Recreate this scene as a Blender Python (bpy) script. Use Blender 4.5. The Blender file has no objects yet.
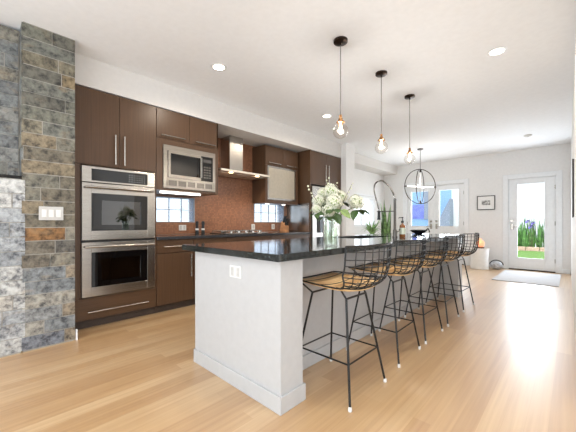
import bpy, math, random
from mathutils import Vector, Matrix
random.seed(7)
S = bpy.context.scene
COL = S.collection
PI = math.pi

# ------------------------------------------------------------------ camera, world, light, exposure
cd = bpy.data.cameras.new('camera'); cam = bpy.data.objects.new('camera', cd); COL.objects.link(cam)
cam.location = (0, 0, 1.09); cam.rotation_euler = (PI/2, 0, math.radians(43.564))
cd.sensor_width = 36; cd.lens = 298.6/576*36; cd.shift_y = 7/576; cd.clip_start = .02
S.camera = cam
S.view_settings.view_transform = 'Standard'; S.view_settings.look = 'None'
S.cycles.sample_clamp_indirect = 4
S.view_settings.gamma = 1; S.view_settings.use_curve_mapping = False
S.view_settings.exposure = 0.25
W = bpy.data.worlds.new('world'); S.world = W; W.use_nodes = True
bg = W.node_tree.nodes['Background']; bg.inputs[0].default_value = (.86, .93, 1, 1); bg.inputs[1].default_value = 2.2

def area(name, loc, rot, sx, sy, power, col=(1, 1, 1)):
    l = bpy.data.lights.new(name, 'AREA'); l.shape = 'RECTANGLE'; l.size = sx; l.size_y = sy
    l.energy = power; l.color = col
    o = bpy.data.objects.new(name, l); COL.objects.link(o); o.location = loc; o.rotation_euler = rot
    return o
DAY = (.82, .91, 1)
# daylight entering through the tall windows behind and beside the camera
area('daylight_back_left', (-4.3, -3.42, 1.35), (PI/2+1.0, 0, 0), 2.2, 2.0, 75, DAY)
area('daylight_back_middle', (-1.3, -3.42, 1.35), (PI/2+1.0, 0, 0), 2.2, 2.0, 95, DAY)
area('daylight_back_right', (1.7, -3.42, 1.35), (PI/2+1.0, 0, 0), 2.2, 2.0, 75, DAY)
area('daylight_right', (3.42, -.4, 1.35), (0, PI/2+.5, 0), 2.0, 2.6, 40, DAY)
area('daylight_left', (-6.9, -1.6, 1.35), (0, -PI/2-.4, 0), 2.0, 2.2, 50, (.92, .96, 1))
area('daylight_garden_door', (-.68, 8.98, 1.15), (-PI/2, 0, 0), .5, 1.7, 42, DAY)
area('daylight_patio_doors', (-2.75, 8.98, 1.55), (-PI/2, 0, 0), 1.1, .9, 40, (.88, .94, 1))

def spot(name, loc, power, ang=130, col=(1, .9, .78), blend=.6, rad=.05):
    l = bpy.data.lights.new(name, 'SPOT'); l.energy = power; l.spot_size = math.radians(ang); l.spot_blend = blend
    l.color = col; l.shadow_soft_size = rad
    o = bpy.data.objects.new(name, l); COL.objects.link(o); o.location = loc
    return o
def point(name, loc, power, col=(1, .8, .58), rad=.03):
    l = bpy.data.lights.new(name, 'POINT'); l.energy = power; l.color = col; l.shadow_soft_size = rad
    o = bpy.data.objects.new(name, l); COL.objects.link(o); o.location = loc
    return o
CEIL = 2.79

# ------------------------------------------------------------------ materials
def lin(c):
    return tuple((v/255/12.92 if v/255 <= .04045 else ((v/255+.055)/1.055)**2.4) for v in c) + (1,)
def newmat(name):
    m = bpy.data.materials.new(name); m.use_nodes = True
    nt = m.node_tree; return m, nt, nt.nodes['Principled BSDF']
def N(nt, t, **k):
    n = nt.nodes.new(t)
    for a, b in k.items(): setattr(n, a, b)
    return n
def L(nt, a, ao, b, bi): nt.links.new(a.outputs[ao], b.inputs[bi])
def coords(nt, order='xyz', scale=(1, 1, 1)):
    tc = N(nt, 'ShaderNodeTexCoord'); sp = N(nt, 'ShaderNodeSeparateXYZ'); cb = N(nt, 'ShaderNodeCombineXYZ')
    L(nt, tc, 'Object', sp, 0)
    for i, ch in enumerate(order):
        if ch == '0': continue
        mu = N(nt, 'ShaderNodeMath', operation='MULTIPLY'); mu.inputs[1].default_value = scale[i]
        L(nt, sp, 'xyz'.index(ch), mu, 0); L(nt, mu, 0, cb, i)
    return cb
def ramp(nt, src, so, stops):
    r = N(nt, 'ShaderNodeValToRGB'); el = r.color_ramp.elements
    while len(el) < len(stops): el.new(.5)
    for e, (p, c) in zip(el, stops): e.position = p; e.color = lin(c)
    L(nt, src, so, r, 0); return r
def bump(nt, src, so, bsdf, strength=.2, dist=.002):
    b = N(nt, 'ShaderNodeBump'); b.inputs['Strength'].default_value = strength; b.inputs['Distance'].default_value = dist
    L(nt, src, so, b, 'Height'); L(nt, b, 0, bsdf, 'Normal')
def plain(name, c, rough=.5, metal=0, var=.05, nscale=20, spec=.5, coat=0):
    m, nt, b = newmat(name)
    b.inputs['Roughness'].default_value = rough; b.inputs['Metallic'].default_value = metal
    b.inputs['Specular IOR Level'].default_value = spec; b.inputs['Coat Weight'].default_value = coat
    cb = coords(nt, 'xyz'); n = N(nt, 'ShaderNodeTexNoise'); n.inputs['Scale'].default_value = nscale; n.inputs['Detail'].default_value = 3
    L(nt, cb, 0, n, 'Vector')
    lo = tuple(max(0, v*(1-var)) for v in c); hi = tuple(min(255, v*(1+var)) for v in c)
    r = ramp(nt, n, 0, [(.3, lo), (.7, hi)]); L(nt, r, 0, b, 'Base Color')
    return m
def emit(name, c, s):
    m, nt, b = newmat(name); b.inputs['Base Color'].default_value = lin(c)
    b.inputs['Emission Color'].default_value = lin(c); b.inputs['Emission Strength'].default_value = s
    return m
def glass(name, tint=(255, 255, 255), k=1.0, rough=.02, base=.05, pw=4):
    m, nt, b = newmat(name); nt.nodes.remove(b)
    tr = N(nt, 'ShaderNodeBsdfTransparent'); tr.inputs[0].default_value = lin(tint)
    gl = N(nt, 'ShaderNodeBsdfGlossy'); gl.inputs['Roughness'].default_value = rough
    lw = N(nt, 'ShaderNodeLayerWeight'); lw.inputs[0].default_value = .5
    p = N(nt, 'ShaderNodeMath', operation='POWER'); p.inputs[1].default_value = pw; L(nt, lw, 'Facing', p, 0)
    mu = N(nt, 'ShaderNodeMath', operation='MULTIPLY_ADD'); mu.inputs[1].default_value = k*(.9-base); mu.inputs[2].default_value = base*k; L(nt, p, 0, mu, 0)
    mx = N(nt, 'ShaderNodeMixShader'); L(nt, mu, 0, mx, 0); L(nt, tr, 0, mx, 1); L(nt, gl, 0, mx, 2)
    L(nt, mx, 0, nt.nodes['Material Output'], 0); return m
def wood_dark(name, order, c1=(76, 55, 39), c2=(90, 66, 47), fr=110, rough=.34):
    m, nt, b = newmat(name); b.inputs['Roughness'].default_value = rough; b.inputs['Specular IOR Level'].default_value = .4
    cb = coords(nt, order, (fr, fr, 1.5))
    n = N(nt, 'ShaderNodeTexNoise'); n.inputs['Scale'].default_value = 1.4; n.inputs['Detail'].default_value = 4; L(nt, cb, 0, n, 'Vector')
    r = ramp(nt, n, 0, [(.3, c1), (.7, c2)]); L(nt, r, 0, b, 'Base Color'); return m

def floor_mat():
    m, nt, b = newmat('bamboo_planks')
    cb = coords(nt, 'yx0', (1, 1, 1))
    br = N(nt, 'ShaderNodeTexBrick'); br.offset = .37; br.offset_frequency = 3
    for k, v in dict(Scale=1, **{'Mortar Size': .0008, 'Brick Width': 1.7, 'Row Height': .092, 'Mortar Smooth': .1, 'Bias': 0}).items(): br.inputs[k].default_value = v
    br.inputs['Color1'].default_value = (0, 0, 0, 1); br.inputs['Color2'].default_value = (1, 1, 1, 1); br.inputs['Mortar'].default_value = (.2, .2, .2, 1)
    L(nt, cb, 0, br, 'Vector')
    r = ramp(nt, br, 'Color', [(0, (184, 148, 104)), (.5, (196, 163, 119)), (1, (206, 177, 136))])
    c2 = coords(nt, 'xy0', (40, 1.1, 1)); n = N(nt, 'ShaderNodeTexNoise'); n.inputs['Scale'].default_value = 1; n.inputs['Detail'].default_value = 5
    L(nt, c2, 0, n, 'Vector')
    r2 = ramp(nt, n, 0, [(.25, (218, 198, 178)), (.75, (255, 252, 246))])
    mx = N(nt, 'ShaderNodeMix', data_type='RGBA', blend_type='MULTIPLY'); mx.inputs[0].default_value = .8
    nt.links.new(r.outputs[0], mx.inputs[6]); nt.links.new(r2.outputs[0], mx.inputs[7])
    nt.links.new(mx.outputs[2], b.inputs['Base Color'])
    b.inputs['Roughness'].default_value = .42; b.inputs['Specular IOR Level'].default_value = .7; b.inputs['Coat Weight'].default_value = 1; b.inputs['Coat IOR'].default_value = 1.75; b.inputs['Coat Roughness'].default_value = .36
    bump(nt, br, 'Fac', b, -.25, .001); return m
def slate_mat(name):
    m, nt, b = newmat(name); b.inputs['Roughness'].default_value = .6; b.inputs['Specular IOR Level'].default_value = .35
    at = N(nt, 'ShaderNodeAttribute', attribute_name='tone')
    cb = coords(nt, 'xyz'); n = N(nt, 'ShaderNodeTexNoise'); n.inputs['Scale'].default_value = 19; n.inputs['Detail'].default_value = 9; n.inputs['Roughness'].default_value = .68
    L(nt, cb, 0, n, 'Vector')
    r = ramp(nt, n, 0, [(.36, (124, 124, 126)), (.47, (206, 204, 199)), (.62, (255, 253, 246))])
    mx = N(nt, 'ShaderNodeMix', data_type='RGBA', blend_type='MULTIPLY'); mx.inputs[0].default_value = 1
    nt.links.new(at.outputs[0], mx.inputs[6]); nt.links.new(r.outputs[0], mx.inputs[7])
    n2 = N(nt, 'ShaderNodeTexNoise'); n2.inputs['Scale'].default_value = 6; n2.inputs['Detail'].default_value = 7
    c2 = coords(nt, 'xyz', (1.3, 1.3, 2.2)); L(nt, c2, 0, n2, 'Vector')
    r3 = ramp(nt, n2, 0, [(.58, (0, 0, 0)), (.74, (170, 170, 170))])
    m2 = N(nt, 'ShaderNodeMix', data_type='RGBA'); m2.inputs[7].default_value = lin((160, 140, 112))
    nt.links.new(r3.outputs[0], m2.inputs[0]); nt.links.new(mx.outputs[2], m2.inputs[6])
    nt.links.new(m2.outputs[2], b.inputs['Base Color'])
    bump(nt, n, 0, b, .7, .012); return m
def tile_mat():
    m, nt, b = newmat('copper_mosaic'); b.inputs['Roughness'].default_value = .3
    cb = coords(nt, 'yz0')
    br = N(nt, 'ShaderNodeTexBrick'); br.offset = 0
    for k, v in dict(Scale=1, **{'Mortar Size': .0022, 'Brick Width': .026, 'Row Height': .026, 'Mortar Smooth': .2, 'Bias': 0}).items(): br.inputs[k].default_value = v
    br.inputs['Color1'].default_value = lin((132, 88, 64)); br.inputs['Color2'].default_value = lin((160, 110, 80)); br.inputs['Mortar'].default_value = lin((116, 86, 68))
    L(nt, cb, 0, br, 'Vector'); L(nt, br, 'Color', b, 'Base Color'); bump(nt, br, 'Fac', b, -.4, .001); return m
def stone_mat(name, base, fleck):
    m, nt, b = newmat(name); b.inputs['Roughness'].default_value = .09; b.inputs['Specular IOR Level'].default_value = .75
    cb = coords(nt, 'xyz'); v = N(nt, 'ShaderNodeTexNoise'); v.inputs['Scale'].default_value = 130; v.inputs['Detail'].default_value = 2
    L(nt, cb, 0, v, 'Vector'); r = ramp(nt, v, 0, [(.58, base), (.72, fleck)]); L(nt, r, 0, b, 'Base Color'); return m
def steel_mat(name, c=(196, 190, 182), rough=.3, order='xzy'):
    m, nt, b = newmat(name); b.inputs['Metallic'].default_value = 1; b.inputs['Roughness'].default_value = rough
    cb = coords(nt, 'xyz', (4, 4, 160)); n = N(nt, 'ShaderNodeTexNoise'); n.inputs['Scale'].default_value = 2; L(nt, cb, 0, n, 'Vector')
    r = ramp(nt, n, 0, [(.3, tuple(v*.94 for v in c)), (.7, tuple(min(255, v*1.05) for v in c))]); L(nt, r, 0, b, 'Base Color'); return m
def translucent(name, c, mixv=.6, rough=.2):
    m, nt, b = newmat(name); b.inputs['Base Color'].default_value = lin(c); b.inputs['Roughness'].default_value = rough
    t = N(nt, 'ShaderNodeBsdfTranslucent'); mx = N(nt, 'ShaderNodeMixShader'); mx.inputs[0].default_value = mixv
    cb = coords(nt, 'xyz'); n = N(nt, 'ShaderNodeTexNoise'); n.inputs['Scale'].default_value = 22; n.inputs['Detail'].default_value = 3; L(nt, cb, 0, n, 'Vector')
    r = ramp(nt, n, 0, [(.3, tuple(v*.82 for v in c)), (.65, c)]); L(nt, r, 0, t, 0)
    L(nt, b, 0, mx, 1); L(nt, t, 0, mx, 2); L(nt, mx, 0, nt.nodes['Material Output'], 0); return m

def block_mat():
    m, nt, b = newmat('glass_block'); b.inputs['Base Color'].default_value = lin((225, 235, 248)); b.inputs['Roughness'].default_value = .1
    cb = coords(nt, 'xyz'); n = N(nt, 'ShaderNodeTexNoise'); n.inputs['Scale'].default_value = 24; n.inputs['Detail'].default_value = 4; L(nt, cb, 0, n, 'Vector')
    r = ramp(nt, n, 0, [(.3, (222, 229, 238)), (.65, (244, 248, 253))])
    t = N(nt, 'ShaderNodeBsdfTransparent'); L(nt, r, 0, t, 0)
    mx = N(nt, 'ShaderNodeMixShader'); mx.inputs[0].default_value = .82
    L(nt, b, 0, mx, 1); L(nt, t, 0, mx, 2); L(nt, mx, 0, nt.nodes['Material Output'], 0); return m

M = dict(
    soffit=plain('soffit_paint', (216, 213, 209), .7, var=.01), wall=plain('wall_paint', (231, 230, 228), .7, var=.01), ceil=plain('ceiling_paint', (243, 245, 247), .85, var=.008),
    trim=plain('white_trim_paint', (233, 235, 236), .4, var=.01), island=plain('island_white_paint', (184, 184, 184), .45, var=.012),
    floor=floor_mat(), slate=slate_mat('slate_tiles'), grout=plain('slate_grout', (158, 154, 146), .9),
    tile=tile_mat(), wood=wood_dark('walnut_vertical', 'xyz'), woodh=wood_dark('walnut_horizontal', 'xzy'),
    toe=plain('toe_kick_dark', (62, 50, 42), .5), stone=stone_mat('dark_granite', (13, 18, 19), (86, 98, 96)),
    stone2=stone_mat('charcoal_countertop', (58, 58, 61), (104, 104, 106)),
    steel=steel_mat('brushed_steel', (182, 177, 170), .26), steel_mw=steel_mat('microwave_steel', (150, 145, 138), .3), steel_mwd=steel_mat('microwave_louvre', (110, 106, 102), .3), steel_soft=steel_mat('satin_steel', (222, 214, 202), .5), steel_dk=steel_mat('dark_steel', (120, 118, 116), .28), chrome=steel_mat('chrome', (215, 215, 215), .1),
    blackglass=plain('black_glass', (10, 10, 11), .04, spec=.7), ovenin=plain('oven_interior', (70, 68, 66), .4),
    ovenglass=glass('oven_door_glass', (120, 120, 120), 1.2, base=.12), black=plain('black_enamel', (20, 20, 21), .38),
    wire=plain('black_wire_coating', (13, 13, 13), .4), pad=wood_dark('tan_slats', 'xzy', (176, 128, 78), (250, 214, 158), 26, .4),
    white_pl=plain('white_plastic', (222, 221, 218), .35, var=.01), white_sl=plain('white_plastic_shade', (192, 190, 186), .4, var=.01),
    frost=translucent('frosted_glass', (196, 188, 172), .25, .35), block=block_mat(),
    blockmortar=plain('block_mortar', (150, 156, 166), .7), pane=glass('window_pane', (255, 255, 255), .25, .12, .04), bulb=glass('bulb_glass', (252, 250, 247), .75, pw=3),
    bronze=plain('bronze_metal', (58, 46, 38), .3, metal=.85), brass=plain('aged_brass', (150, 112, 76), .3, metal=.9),
    cord=plain('grey_cord', (120, 116, 112), .5), filament=emit('glowing_filament', (255, 214, 160), 14), canlight=emit('lit_downlight', (255, 240, 220), 9),
    strip=emit('lit_strip', (255, 246, 232), 5), hoodlamp=emit('lit_hood_lamp', (255, 214, 160), 10), candle=emit('lit_candle_tube', (255, 250, 244), 1.3),
    salt=emit('salt_crystal', (255, 170, 128), .55), saltbase=plain('salt_lamp_wood', (96, 62, 36), .6),
    amber=plain('amber_bottle', (122, 74, 34), .12, coat=.4), labelp=plain('bottle_label', (196, 204, 186), .6),
    petal=plain('hydrangea_petal', (214, 213, 192), .6, var=.06, nscale=40), leaf=plain('green_leaf', (62, 86, 42), .45, var=.25, nscale=30),
    leaf_pale=plain('pale_green_leaf', (128, 150, 86), .5, var=.2), stem=plain('green_stem', (112, 124, 76), .6), bud=plain('pale_bud', (214, 214, 184), .6),
    twig=plain('brown_twig', (96, 82, 58), .7), snake=plain('snake_plant_leaf', (92, 122, 70), .45, var=.35, nscale=14), spider=plain('spider_plant_leaf', (120, 156, 96), .45, var=.3, nscale=20),
    vglass=glass('vase_glass', (250, 253, 250), .9, pw=3), water=glass('vase_water', (244, 249, 242), .3),
    knifeblock=plain('light_wood_block', (186, 134, 92), .5, var=.1), rug=plain('white_rug', (194, 193, 194), .95, var=.03, nscale=160),
    drum=plain('white_drum', (238, 237, 234), .4, var=.015), gstone=plain('grey_stone', (176, 178, 182), .4, var=.2, nscale=25), cast=plain('cast_iron', (46, 45, 45), .55),
    paper=plain('picture_mat', (240, 239, 236), .7, var=.01), photo=plain('grey_print', (140, 140, 138), .6, var=.6, nscale=24),
    lawn=plain('lawn_grass', (104, 140, 62), .9, var=.25, nscale=30), patio=plain('patio_concrete', (214, 210, 206), .9), edging=plain('pink_edging_stone', (222, 186, 164), .9, var=.12),
    fence=plain('white_render', (246, 246, 246), .9, var=.01), irisleaf=plain('iris_blade', (92, 136, 70), .6, var=.4, nscale=7), iris=plain('iris_flower', (128, 118, 196), .6, var=.15),
    bluewall=plain('blue_siding', (132, 168, 206), .7, var=.03), greyroof=plain('grey_cladding', (128, 138, 152), .7, var=.06), violet=plain('violet_window_blind', (104, 116, 196), .3, var=.12, nscale=4),
    bowl=plain('dark_bowl', (34, 36, 42), .25, var=.1), faucet=steel_mat('faucet_metal', (92, 89, 86), .3), mirror=plain('grey_mirror', (190, 192, 194), .05, metal=1), red=plain('red_symbol', (190, 40, 30), .5),
    sprout=plain('grey_print_glyph', (176, 178, 180), .4))

# ------------------------------------------------------------------ mesh helpers
class MB:
    def __init__(s): s.v = []; s.f = []; s.c = []; s.sm = False
    def _add(s, vs, fs, col=None):
        o = len(s.v); s.v += [tuple(v) for v in vs]; s.f += [tuple(i+o for i in f) for f in fs]; s.c += [col]*len(fs); return s
    def box(s, x0, x1, y0, y1, z0, z1, col=None):
        vs = [(x, y, z) for x in (x0, x1) for y in (y0, y1) for z in (z0, z1)]
        return s._add(vs, [(0, 1, 3, 2), (4, 6, 7, 5), (0, 4, 5, 1), (2, 3, 7, 6), (0, 2, 6, 4), (1, 5, 7, 3)], col)
    def obox(s, c, ax, ay, az, hx, hy, hz):
        c = Vector(c); ax = Vector(ax).normalized(); ay = Vector(ay).normalized(); az = Vector(az).normalized()
        vs = [c+ax*hx*i+ay*hy*j+az*hz*k for i in (-1, 1) for j in (-1, 1) for k in (-1, 1)]
        return s._add(vs, [(0, 1, 3, 2), (4, 6, 7, 5), (0, 4, 5, 1), (2, 3, 7, 6), (0, 2, 6, 4), (1, 5, 7, 3)])
    def tube(s, pts, r, seg=8, closed=False):
        s.sm = True
        P = [Vector(p) for p in pts]; n = len(P)
        rs = r if isinstance(r, (list, tuple)) else [r]*n
        vs = []; u = None
        for i in range(n):
            if closed: t = P[(i+1) % n]-P[i-1]
            else: t = P[min(i+1, n-1)]-P[max(i-1, 0)]
            t.normalize()
            if u is None:
                u = t.orthogonal().normalized()
            u = (u-t*u.dot(t)); u = u.normalized() if u.length > 1e-6 else t.orthogonal().normalized()
            w = t.cross(u)
            vs += [P[i]+(u*math.cos(2*PI*k/seg)+w*math.sin(2*PI*k/seg))*rs[i] for k in range(seg)]
        fs = []
        for i in range(n if closed else n-1):
            j = (i+1) % n
            fs += [(i*seg+k, i*seg+(k+1) % seg, j*seg+(k+1) % seg, j*seg+k) for k in range(seg)]
        if not closed: fs += [tuple(range(seg))[::-1], tuple((n-1)*seg+k for k in range(seg))]
        return s._add(vs, fs)
    def lathe(s, prof, c=(0, 0, 0), seg=24):
        s.sm = True
        vs = []; fs = []; n = len(prof)
        for r, z in prof:
            vs += [(c[0]+r*math.cos(2*PI*k/seg), c[1]+r*math.sin(2*PI*k/seg), c[2]+z) for k in range(seg)]
        for i in range(n-1):
            fs += [(i*seg+k, i*seg+(k+1) % seg, (i+1)*seg+(k+1) % seg, (i+1)*seg+k) for k in range(seg)]
        if prof[0][0] > 1e-5: fs.append(tuple(range(seg))[::-1])
        if prof[-1][0] > 1e-5: fs.append(tuple((n-1)*seg+k for k in range(seg)))
        return s._add(vs, fs)
    def ball(s, c, r, seg=12, ring=8, sc=(1, 1, 1), jit=0):
        s.sm = True
        vs = []; fs = []
        for i in range(ring+1):
            th = PI*i/ring
            for k in range(seg):
                j = 1+random.uniform(-jit, jit)
                vs.append((c[0]+r*sc[0]*j*math.sin(th)*math.cos(2*PI*k/seg), c[1]+r*sc[1]*j*math.sin(th)*math.sin(2*PI*k/seg), c[2]+r*sc[2]*j*math.cos(th)))
        for i in range(ring):
            fs += [(i*seg+k, (i+1)*seg+k, (i+1)*seg+(k+1) % seg, i*seg+(k+1) % seg) for k in range(seg)]
        return s._add(vs, fs)
    def blade(s, base, d, length, w, droop=0, seg=6, fold=.25):
        # a long leaf: base point, horizontal direction d, slight V fold
        s.sm = False
        d = Vector(d); base = Vector(base); side = Vector((-d.y, d.x, 0))
        side = side.normalized() if side.length > 1e-6 else Vector((1, 0, 0))
        vs = []; fs = []
        for i in range(seg+1):
            t = i/seg; p = base+Vector((d.x*t*length, d.y*t*length, (d.z*t-droop*t*t)*length))
            ww = w*(1-t**2.2)*(.6+.4*min(1, t*4))+.0006
            vs += [p-side*ww+Vector((0, 0, ww*fold)), p, p+side*ww+Vector((0, 0, ww*fold))]
        for i in range(seg):
            a = i*3; fs += [(a, a+1, a+4, a+3), (a+1, a+2, a+5, a+4)]
        return s._add(vs, fs)
    def leaf(s, p, d, length, w, n=(0, 0, 1)):
        p = Vector(p); d = Vector(d).normalized(); n = Vector(n); sd = d.cross(n).normalized(); n = sd.cross(d)
        pr = [(0, .05), (.2, .75), (.45, 1), (.75, .7), (1, .02)]
        vs = []; fs = []
        for t, ww in pr:
            q = p+d*length*t-n*length*.25*t*t
            vs += [q-sd*w*ww+n*w*.25*ww, q, q+sd*w*ww+n*w*.25*ww]
        for i in range(len(pr)-1):
            a = i*3; fs += [(a, a+1, a+4, a+3), (a+1, a+2, a+5, a+4)]
        return s._add(vs, fs)
    def build(s, name, mat, parent=None, bev=0, solid=0, flat=False):
        me = bpy.data.meshes.new(name)
        off = Vector((0, 0, 0)); p = parent
        while p is not None: off += p.location; p = p.parent
        me.from_pydata([Vector(v)-off for v in s.v], [], s.f)
        if any(c is not None for c in s.c):
            ca = me.color_attributes.new('tone', 'FLOAT_COLOR', 'CORNER')
            for pl, c in zip(me.polygons, s.c):
                for li in pl.loop_indices: ca.data[li].color = c or (1, 1, 1, 1)
        me.update()
        if s.sm and not flat:
            for pl in me.polygons: pl.use_smooth = True
        o = bpy.data.objects.new(name, me); COL.objects.link(o); me.materials.append(mat)
        if s.sm and not flat:
            try: me.set_sharp_from_angle(angle=math.radians(42))
            except Exception: pass
        if parent is not None: o.parent = parent
        if bev:
            b = o.modifiers.new('bevel', 'BEVEL'); b.width = bev; b.segments = 2; b.limit_method = 'ANGLE'
        if solid:
            b = o.modifiers.new('solid', 'SOLIDIFY'); b.thickness = solid
        return o
def box(*a): return MB().box(*a)
def tag(o, label, cat, group=None):
    o['label'] = label; o['category'] = cat
    if group: o['group'] = group
    return o
def thing(name, loc, label, cat, group=None):
    o = bpy.data.objects.new(name, None); COL.objects.link(o); o.location = loc; o.empty_display_size = .1
    return tag(o, label, cat, group)
def struct(o, label=None):
    o['kind'] = 'structure'
    if label: o['label'] = label
    return o
def copy_tree(o, parent=None):
    c = o.copy(); COL.objects.link(c)
    if parent is not None: c.parent = parent
    for ch in list(o.children): copy_tree(ch, c)
    return c

# ------------------------------------------------------------------ the room shell
FY = 8.75; KX = -4.22; RX = .015
struct(box(-7.2, 3.7, -3.7, .1, -.12, 0).box(-4.4, 3.7, .1, FY+.15, -.12, 0).build('floor', M['floor']))
struct(box(-7.2, 3.7, -3.7, .1, CEIL, CEIL+.12).box(-4.4, 3.7, .1, FY+.15, CEIL, CEIL+.12).build('ceiling', M['ceil']))
struct(box(-7.2, -4.6, 0, .1, 0, CEIL).build('wall_living', M['wall']))
def wall_holes(name, axis, p0, p1, a0, a1, z0, z1, holes, mat):
    # wall slab between p0 and p1 along its thickness axis, spanning a0..a1, with rectangular openings
    b = MB(); cuts = sorted(set([a0, a1]+[h[0] for h in holes]+[h[1] for h in holes]))
    for u0, u1 in zip(cuts[:-1], cuts[1:]):
        zs = [z0]
        for h in sorted([h for h in holes if h[0] <= u0+1e-6 and h[1] >= u1-1e-6], key=lambda h: h[2]): zs += [h[2], h[3]]
        zs.append(z1)
        for q0, q1 in zip(zs[::2], zs[1::2]):
            if q1-q0 > 1e-4:
                if axis == 'x': b.box(p0, p1, u0, u1, q0, q1)
                else: b.box(u0, u1, p0, p1, q0, q1)
    return struct(b.build(name, mat))
DR = (-1.10, -.25, 0, 2.13); DF = (-3.52, -2.02, 0, 2.13)
wall_holes('wall_far', 'y', FY, FY+.15, -4.4, .2, 0, CEIL, [DF, DR], M['wall'])
GB = [(1.56, 2.34, 1.10, 1.47), (3.52, 4.30, 1.10, 1.47)]; NW = (6.85, 8.12, 1.0, 1.82)
wall_holes('wall_kitchen', 'x', KX-.18, KX, .1, FY, 0, CEIL, GB+[NW], M['wall'])
b = MB()
v = [(-.012, FY), (.032, 2.5), (.2, 2.5), (.2, FY)]
b._add([(x, y, z) for z in (0, CEIL) for x, y in v], [(3, 2, 1, 0), (4, 5, 6, 7), (0, 1, 5, 4), (1, 2, 6, 5), (2, 3, 7, 6), (3, 0, 4, 7)])
struct(b.build('wall_right', M['wall']))
struct(box(.2, 3.7, 2.5, 2.65, 0, CEIL).build('wall_return', M['wall']))
wall_holes('wall_side', 'x', 3.5, 3.65, -3.7, 2.5, 0, CEIL, [(-1.7, .9, .3, 2.4)], M['wall'])
wall_holes('wall_back', 'y', -3.65, -3.5, -7.2, 3.5, 0, CEIL, [(-5.4, -3.2, .3, 2.4), (-2.4, -.2, .3, 2.4), (.6, 2.8, .3, 2.4)], M['wall'])
wall_holes('wall_left', 'x', -7.15, -7, -3.5, .1, 0, CEIL, [(-2.7, -.5, .3, 2.4)], M['wall'])
# soffit over the cabinets, wall stub past the refrigerator
struct(box(KX, -3.6, .66, 5.45, 2.49, CEIL).build('trim_1', M['soffit']))
struct(box(KX, -3.80, 5.79, FY, 2.55, CEIL).build('trim_2', M['soffit']))
struct(box(KX, -3.48, 5.45, 5.79, 0, CEIL).build('wall_stub', M['wall']))
struct(box(-3.79, -3.66, FY-.02, FY, 0, .1).box(-1.90, -1.21, FY-.02, FY, 0, .1).box(-.15, -.03, FY-.02, FY, 0, .1).build('baseboard_far', M['trim'], bev=.004))
struct(box(KX, KX+.02, 5.8, FY-.02, 0, .1).build('baseboard_left', M['trim']))

# slate covered fireplace wall
TONES = [(138, 138, 130), (146, 141, 126), (150, 138, 118), (140, 143, 140), (118, 118, 114), (152, 148, 138), (156, 140, 116), (140, 136, 122), (126, 130, 127), (164, 161, 151), (118, 113, 104)]
DAYLIT = [(196, 200, 206), (204, 207, 210), (176, 182, 190), (200, 198, 195), (158, 164, 172), (208, 210, 212), (188, 182, 172)]  # daylight washing over the lower stones, put into the tile colours
DARK = [(134, 138, 140), (142, 143, 142), (120, 123, 126), (146, 143, 134), (132, 131, 126)]
def column_pal(z):
    if z > 1.75: return [(124, 125, 116), (134, 128, 112), (146, 130, 104), (128, 130, 124), (112, 111, 104), (140, 134, 118)]
    if z > 1.05: return [(150, 146, 134), (164, 158, 144), (146, 134, 114), (132, 130, 120), (170, 160, 140), (122, 116, 104)]
    if z > .6: return [(150, 112, 74), (124, 118, 108), (160, 124, 84), (112, 110, 106), (142, 138, 128)]
    return [(156, 160, 164), (170, 168, 162), (142, 148, 154), (164, 152, 136), (124, 126, 128), (138, 144, 156)]
def tiles(b, x, y0, y1, z0, z1, pal, rowh=.117, face='x', seed=1, x0=None):
    rnd = random.Random(seed); z = z0; last = None
    n = max(1, round((z1-z0)/rowh)); rowh = (z1-z0)/n
    for i in range(n):
        z = z0+i*rowh; y = y0-rnd.uniform(0, .2)
        while y < y1-.02:
            w = rnd.choice([.2, .3, .42, .55]); a0 = max(y, y0); a1 = min(y+w, y1)
            if y1-a1 < .06: a1 = y1
            c = rnd.choice([p for p in (pal(z) if callable(pal) else pal) if p != last]); last = c
            if a1-a0 > .03:
                d = rnd.uniform(.001, .006)
                k = lin(c)
                if face == 'x': b.box(x-.02, x+d, a0+.0035, a1-.0035, z+.0035, z+rowh-.0035, k)
                else: b.box(a0+.002, a1-.002, x-d, x+.02, z+.002, z+rowh-.002, k)
            y = a1 if a1 == y1 else y+w
PX = -3.345
w1 = box(-4.6, PX-.0065, .285, .645, 0, CEIL).build('wall_column', M['grout']); struct(w1)
b = MB(); tiles(b, PX-.006, .272, .65, 0.01, CEIL-.005, column_pal, seed=5); tiles(b, .278, -3.52, PX-.02, 1.5, CEIL-.005, DARK, face='y', seed=9)
o = b.build('slate_cladding', M['slate'], w1); o['label'] = 'multicoloured slate tiles in grey, olive and rust'
w2 = box(-4.6, -3.508, -1.4, .274, 1.5, CEIL-.02).build('wall_fireplace', M['grout']); struct(w2)
b = MB(); tiles(b, -3.505, -1.4, .27, 1.5, CEIL-.02, DARK, seed=12)
o = b.build('slate_cladding', M['slate'], w2); o['label'] = 'darker grey slate tiles on the set-back face'
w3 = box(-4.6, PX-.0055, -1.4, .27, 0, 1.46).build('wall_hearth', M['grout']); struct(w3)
b = MB(); tiles(b, PX-.004, -1.4, .30, .01, 1.455, DAYLIT, seed=21)
o = b.build('slate_cladding', M['slate'], w3); o['label'] = 'slate tiles below the ledge with a daylight wash painted into their pale colour'
struct(box(-3.6, PX+.004, -1.4, .276, 1.46, 1.485).build('trim_3', M['slate'], bev=.003))
struct(box(PX-.01, PX+.012, .652, .664, 0, .1).build('baseboard_kitchen', M['trim']))

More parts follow.
